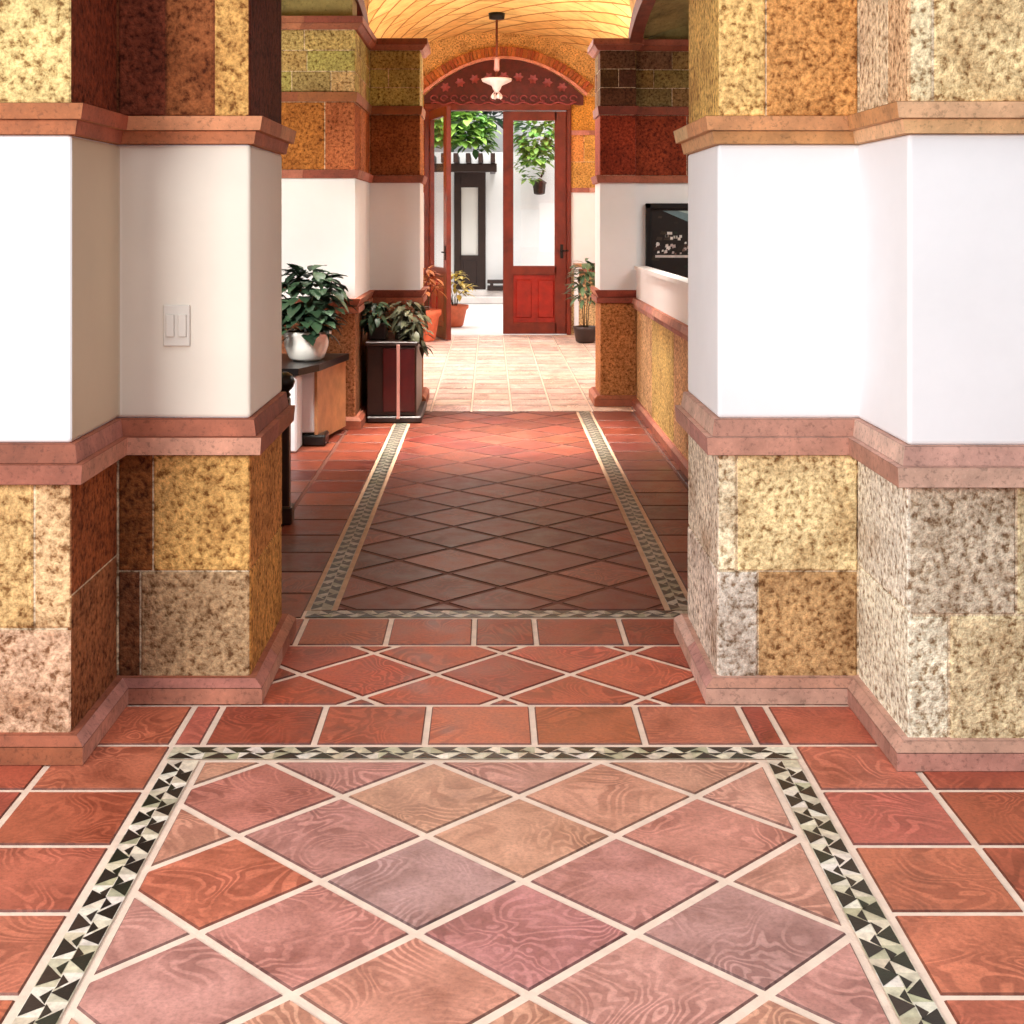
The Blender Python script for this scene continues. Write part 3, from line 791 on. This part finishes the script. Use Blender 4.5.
trough((-.625, 9.9, .60), .15, 'grey-green trailing plant spilling over the corner of the dark red cabinet', [((0, 0, .15), .13, .18, .13, 120, .09, .045), ((.07, -.16, .02), .08, .06, .12, 50, .09, .04)], M['leaf_grey'])

# dark post with ball finial just behind the left near pier
e = empty('dark_post', (-.99, 6.45, 0), 'dark wooden post with a round black finial rising behind the left pier', 'post')
mb = MB(); mb.box(-1.05, -.99, 6.40, 6.47, 0, .62, bev=.008); mb.box(-1.065, -.975, 6.385, 6.485, 0, .09, bev=.008); mb.build('shaft', M['darkwood'], e, (-.99, 6.45, 0))
mb = MB(); mb.lathe([(.02, 0), (.03, .015), (.02, .03), (.042, .055), (.05, .08), (.04, .11), (.012, .128)], -1.015, 6.435, .62, 20); mb.build('finial', M['black'], e, (-.99, 6.45, 0))

# switch plate
sx = (177 - 490) / 1300 * 4.07; 
e = empty('light_switch', (sx, 4.068, 1.17), 'pale double switch plate on the left pier\'s white panel', 'switch')
mb = MB(); mb.box(sx - .042, sx + .042, 4.061, 4.0695, 1.105, 1.235, bev=.003); mb.build('plate', M['switch'], e, (sx, 4.068, 1.17))
for k in (-1, 1):
    mb = MB(); mb.box(sx + k * .019 - .013, sx + k * .019 + .013, 4.055, 4.0615, 1.135, 1.205, bev=.002); mb.build('rocker', M['switch'], e, (sx, 4.068, 1.17))

# black-framed picture on the wall of the right side room
e = empty('framed_picture', (1.95, 10.54, 1.35), 'wide black-framed dark picture on the white wall beyond the low side wall', 'picture')
mb = MB(); X0, X1, Z0, Z1 = 1.26, 2.5, .62, 1.635; y = 10.556
for a in ((X0, X1, Z1 - .045, Z1), (X0, X1, Z0, Z0 + .045), (X0, X0 + .045, Z0, Z1), (X1 - .045, X1, Z0, Z1)): mb.box(a[0], a[1], y - .045, y, a[2], a[3], bev=.006)
mb.build('picture_frame', M['black'], e, (1.95, 10.54, 1.35))
mb = MB(); yy = y - .012
mb.box(X0 + .04, X1 - .04, yy, y, Z0 + .04, Z1 - .04, L(30, 22, 20))
def patch(pts, col, dy): mb.face([(X0 + a, yy - dy, Z0 + b) for a, b in pts][::1], L(col))
random.seed(5)
for k in range(90):     # loose dabs of paint
    a, b = random.uniform(.08, 1.1), random.uniform(.1, .95); s = random.uniform(.015, .05)
    col = random.choice([(52, 44, 34), (40, 30, 26), (64, 52, 44), (30, 40, 30)])
    patch([(a - s, b - s * .4), (a + s * .7, b - s * .6), (a + s, b + s * .3), (a - s * .5, b + s * .6)], col, .0005 + k * .00001)
patch([(.14, .955), (.60, .955), (.60, .80), (.36, .86)], (112, 136, 140), .002)
patch([(.16, .955), (.26, .955), (.60, .86), (.60, .90), (.42, .955)], (178, 196, 190), .0022)
for k in range(60):
    a, b = random.uniform(.08, .60), random.uniform(.60, .70); s_ = random.uniform(.008, .017)
    patch([(a - s_, b - s_), (a + s_, b - s_ * .7), (a + s_ * .8, b + s_), (a - s_ * .6, b + s_ * .8)], random.choice([(216, 206, 200), (190, 170, 164), (232, 226, 220), (120, 90, 84), (60, 40, 36)]), .002 + k * .00001)
patch([(.08, .575), (.9, .575), (.9, .595), (.08, .595)], (206, 192, 186), .0026)
for k in range(9):
    a, b = .17 + random.uniform(0, .14), .745 + random.uniform(-.02, .03); s_ = .011
    patch([(a - s_, b - s_), (a + s_, b - s_), (a + s_, b + s_), (a - s_, b + s_)], (226, 218, 210), .003)
mb.build('canvas', M['paint_col'], e, (1.95, 10.54, 1.35))

# pendant lamp
lx, ly = .08, 15.4
e = empty('pendant_lamp', (lx, ly, 3.9), 'small pendant lamp with pale dish shade hanging from the brick vault', 'lamp')
o_ = (lx, ly, 3.9)
mb = MB(); mb.lathe([(.03, -.03), (.09, -.02), (.10, .06)], lx, ly, 3.9, 24); mb.build('ceiling_canopy', M['iron'], e, o_)
mb = MB(); mb.tube([(lx, ly, 3.88), (lx, ly, 3.16)], .014, 10); mb.build('rod', M['ribwood'], e, o_)
mb = MB(); mb.lathe([(.02, 0), (.035, .02), (.03, .13), (.045, .16), (.02, .17)], lx, ly, 3.26, 20); mb.build('socket', M['brass'], e, o_)
mb = MB(); mb.lathe([(.02, -.13), (.045, -.09), (.06, -.05), (.17, .0), (.185, .03), (.17, .035), (.02, .03)], lx, ly, 3.14, 32); mb.build('lamp_shade', M['lampglass'], e, o_)
for k in range(4):
    a = k * PI / 2 + .4
    mb = MB(); mb.lathe([(.004, -.03), (.022, -.012), (.022, .012), (.004, .04)], lx + .05 * math.cos(a), ly + .05 * math.sin(a), 2.96, 12)
    mb.tube([(lx + .05 * math.cos(a), ly + .05 * math.sin(a), 2.99), (lx + .02 * math.cos(a), ly + .02 * math.sin(a), 3.03)], .004, 6)
    mb.build('glass_drop', M['lampglass'], e, o_)

# plants by the doorway
def at(px, py_floor):   # floor point under a pixel of the photo, to place things in plan
    k = 1.5 / (py_floor - 220); return ((px - 490) * k, 1300 * k)
TPOT = [(.10, 0), (.13, .02), (.18, .26), (.21, .29), (.21, .34), (.18, .34), (.17, .30)]
plant('potted_plant', (-.80, 16.1, 0), 'orange-leaved plant in a salmon terracotta pot left of the doorway',
      [(a * .95, b * 1.15) for a, b in TPOT], M['terracotta'], .36, .16, [((0, 0, .66), .17, .15, .24, 90, .14, .05)], M['leaf_orange'], 7)
plant('potted_plant', (-.50, 18.3, 0), 'yellow-flowered plant in a small terracotta pot outside the open door leaf',
      [(a * .95, b * .9) for a, b in TPOT], M['terracotta'], .28, .15, [((0, 0, .52), .20, .18, .24, 110, .13, .06)], M['leaf_yellow'], 7)
plant('potted_plant', (1.17, 15.9, 0), 'tall pale green leafy plant in a dark pot right of the doorway',
      [(.09, 0), (.12, .02), (.15, .16), (.16, .20), (.13, .20), (.12, .17)], M['darkwood'], .18, .12,
      [((0, 0, .62), .15, .14, .38, 150, .15, .055)], M['leaf_mid'], 8)
# console table behind that plant
e = empty('console_table', (1.28, 16.7, 0), 'narrow pale console table against the end wall behind the tall plant', 'table')
mb = MB(); mb.box(1.08, 1.55, 16.5, 16.9, .90, .94, bev=.008); mb.build('table_top', M['tanwood'], e, (1.28, 16.7, 0))
for x in (1.11, 1.52):
    for y in (16.53, 16.87):
        mb = MB(); mb.box(x - .018, x + .018, y - .018, y + .018, 0, .90, bev=.004); mb.build('leg', M['whitepaint'], e, (1.28, 16.7, 0))

# ------------------------------------------------------------------ courtyard
mb = MB(); mb.box(-6, 6, 17, 27, -.10, -.004); struct(mb.build('floor_courtyard', M['concrete']), 'pale sunlit paving of the courtyard beyond the door', 'floor')
mb = MB(); mb.box(-6, -.66, 24, 24.3, 0, 2.75); mb.box(-.08, 6, 24, 24.3, 0, 2.75); mb.box(-.66, -.08, 24, 24.3, 2.5, 2.75)
struct(mb.build('wall_courtyard', M['plaster']), 'white courtyard wall beyond the doorway', 'wall')
e = empty('door_2', (-.37, 24, .22)); struct(e, 'dark wooden glazed door in the white courtyard wall', 'door'); O = (-.37, 24, .22)
mb = MB(); mb.box(-.66, -.53, 23.93, 24.1, .22, 2.5, bev=.01); mb.box(-.22, -.08, 23.93, 24.1, .22, 2.5, bev=.01); mb.box(-.56, -.2, 23.93, 24.1, 2.1, 2.5, bev=.01); mb.box(-.56, -.2, 23.93, 24.1, .22, .85, bev=.01)
mb.build('door_frame', M['darkwood'], e, O)
mb = MB(); mb.box(-.54, -.21, 24.0, 24.02, .84, 2.12); mb.build('glass_pane', M['ceramic'], e, O)
mb = MB(); mb.box(-.50, -.24, 23.91, 23.94, .32, .76, bev=.012); mb.build('wood_panel', M['darkwood'], e, O)
mb = MB(); mb.box(-.8, .9, 23.3, 24, 0, .12, bev=.01); mb.box(-.75, .85, 23.6, 24, .12, .22, bev=.01)
stp = mb.build('stone_steps', M['concrete']); tag(stp, 'low pale steps in front of the dark courtyard door', 'steps')
mb = MB(); mb.box(-.05, .6, 23.55, 23.95, .222, .30, bev=.01); mb.box(-.05, .6, 23.5, 23.6, .35, .42, bev=.01)
for x in (0, .52): mb.box(x, x + .06, 23.52, 23.58, .222, .36)
tag(mb.build('dark_bench', M['darkwood']), 'low dark bench beside the courtyard door', 'bench')
# pergola
e = empty('pergola', (-.3, 22.6, 2.55), 'dark timber pergola with short rafters over the courtyard door', 'pergola'); O = (-.3, 22.6, 2.55)
mb = MB(); mb.box(-2.2, .12, 23.0, 23.12, 2.35, 2.5, bev=.01); mb.build('beam', M['darkwood'], e, O)
for x in (-2.15, .05):
    mb = MB(); mb.box(x - .05, x + .05, 23.12, 23.99, 2.35, 2.45, bev=.008); mb.build('bracket', M['darkwood'], e, O)
for k in range(11):
    x = -2.1 + k * .215
    mb = MB(); mb.box(x - .04, x + .04, 22.5, 23.98, 2.5, 2.66, bev=.008); mb.build('rafter', M['darkwood'], e, O)
random.seed(11); TR = None
def vine(name, label, cs, lm):
    mb = TR or MB()
    for c in cs: foliage(mb, c[:3], *c[3:], low=-.9)
    mb.tube([(cs[0][0], cs[0][1], cs[0][2] - .1), (cs[-1][0], cs[-1][1], cs[-1][2])], .02)
    tag(mb.build(name, lm), label, 'plant')
vine('climbing_vine', 'bright green vine massed on top of the pergola', [(-.6, 22.9, 3.14, .62, .4, .34, 300, .22, .14), (-.25, 22.95, 3.0, .32, .3, .30, 120, .2, .13), (-1.4, 23, 3.1, .8, .5, .4, 220, .24, .15)], M['leaf_bright'])
mb = MB(); mb.tube([(-.9, 25.3, -.01), (-.85, 25.3, 2.2), (-.7, 25.3, 3.7)], [.12, .10, .06]); TR = mb
vine('dark_tree', 'dark green tree showing above the vine in the left door opening', [(-.3, 25.3, 3.9, 1.3, .6, .55, 350, .3, .17), (-1.8, 25.2, 3.8, 1.0, .6, .6, 200, .3, .17)], M['leaf_dark'])
TR = None
vine('hanging_vine', 'bright green vine hanging down the wall seen through the right door leaf', [(.82, 23.2, 3.05, .34, .3, .62, 360, .2, .12), (.70, 23.4, 2.5, .2, .15, .35, 90, .16, .1)], M['leaf_bright'])
mb = MB(); mb.box(-6, 6, 27, 27.2, 0, 6); struct(mb.build('wall_beyond', M['plaster']), 'pale wall of the building behind the courtyard', 'wall')
# wall lantern
e = empty('wall_lantern', (.93, 23.9, 2.1), 'grey metal lantern on the courtyard wall seen through the right door leaf', 'lantern'); O = (.93, 23.9, 2.1)
mb = MB(); mb.tube([(.98, 23.99, 2.35), (.98, 23.75, 2.4), (.93, 23.72, 2.28)], .02); mb.build('bracket', M['iron'], e, O)
mb = MB(); mb.lathe([(.05, 0), (.10, .02), (.12, .2), (.14, .22), (.02, .30)], .90, 23.72, 1.96, 6, smooth=False); mb.build('lantern_body', M['iron'], e, O)

# ------------------------------------------------------------------ lights
def area(name, loc, rot, sx, sy, power, col=(1, 1, 1)):
    l = bpy.data.lights.new(name, 'AREA'); l.shape = 'RECTANGLE'; l.size = sx; l.size_y = sy; l.energy = power; l.color = col
    o = bpy.data.objects.new(name, l); C.objects.link(o); o.location = loc; o.rotation_euler = rot; o['kind'] = 'helper'
    return o
def aim(o, t):
    o.rotation_euler = (Vector(t) - Vector(o.location)).to_track_quat('-Z', 'Y').to_euler()
def spread(o, d): o.data.spread = math.radians(d)
a = area('window_light', (-3.0, -.4, 2.3), (0, 0, 0), 2.0, 1.8, 138, (1, .985, .96)); aim(a, (1.2, 4.2, .8)); spread(a, 130)
a = area('skylight', (.5, 1.9, 4.4), (0, 0, 0), 3.6, 2.2, 48, (.95, .97, 1)); spread(a, 110)
a = area('bay_light', (-2.1, 6.2, 2.6), (0, 0, 0), .8, .8, 32, (1, .96, .9)); aim(a, (-1.2, 9.0, 0)); spread(a, 70)
a = area('hall_light', (.0, 8.9, 3.2), (0, 0, 0), 1.6, 1.0, 62, (1, .93, .84)); spread(a, 42)
a = area('bay_up_fill', (-1.9, 7.6, 1.7), (PI * .93, 0, 0), .8, 1.2, 42, (1, .94, .82))  # unseen fill, added to brighten the left bay's brick
a = area('side_room_light', (2.4, 8.6, 2.7), (0, 0, 0), 1.0, 2.2, 45, (1, .97, .93))
a = area('rear_bay_light', (-1.7, 13.6, 2.8), (0, 0, 0), 1.2, 4.5, 330, (1, .95, .92)); aim(a, (.4, 13.0, 0))
a = area('rear_bay_light', (2.4, 13.6, 2.8), (0, 0, 0), 1.2, 4.5, 160, (1, .95, .90)); aim(a, (.0, 13.6, 1.2))
a = area('vault_fill', (.1, 12.6, 2.2), (PI, 0, 0), 1.6, 3, 36, (1, .92, .80))  # unseen upward fill, added to brighten the vault
a = area('courtyard_sun', (.5, 20.5, 6.5), (0, 0, 0), 6, 5, 950, (1, .97, .93)); aim(a, (0, 22.5, 0))
w = bpy.data.worlds.new('sky'); bpy.context.scene.world = w; w.use_nodes = True
w.node_tree.nodes['Background'].inputs[0].default_value = (.86, .92, 1, 1); w.node_tree.nodes['Background'].inputs[1].default_value = .36

# ------------------------------------------------------------------ camera
cam = bpy.data.cameras.new('camera'); co = bpy.data.objects.new('camera', cam); C.objects.link(co)
co.location = (0, 0, 1.5); co.rotation_euler = (PI / 2, 0, 0)
cam.sensor_width = 36; cam.sensor_height = 36; cam.lens = 1300 / 1024 * 36
cam.shift_x = (512 - 490) / 1024; cam.shift_y = -(512 - 220) / 1024
cam.clip_end = 200
sc = bpy.context.scene; sc.camera = co
sc.view_settings.view_transform = 'Standard'; sc.view_settings.look = 'None'; sc.view_settings.exposure = 0
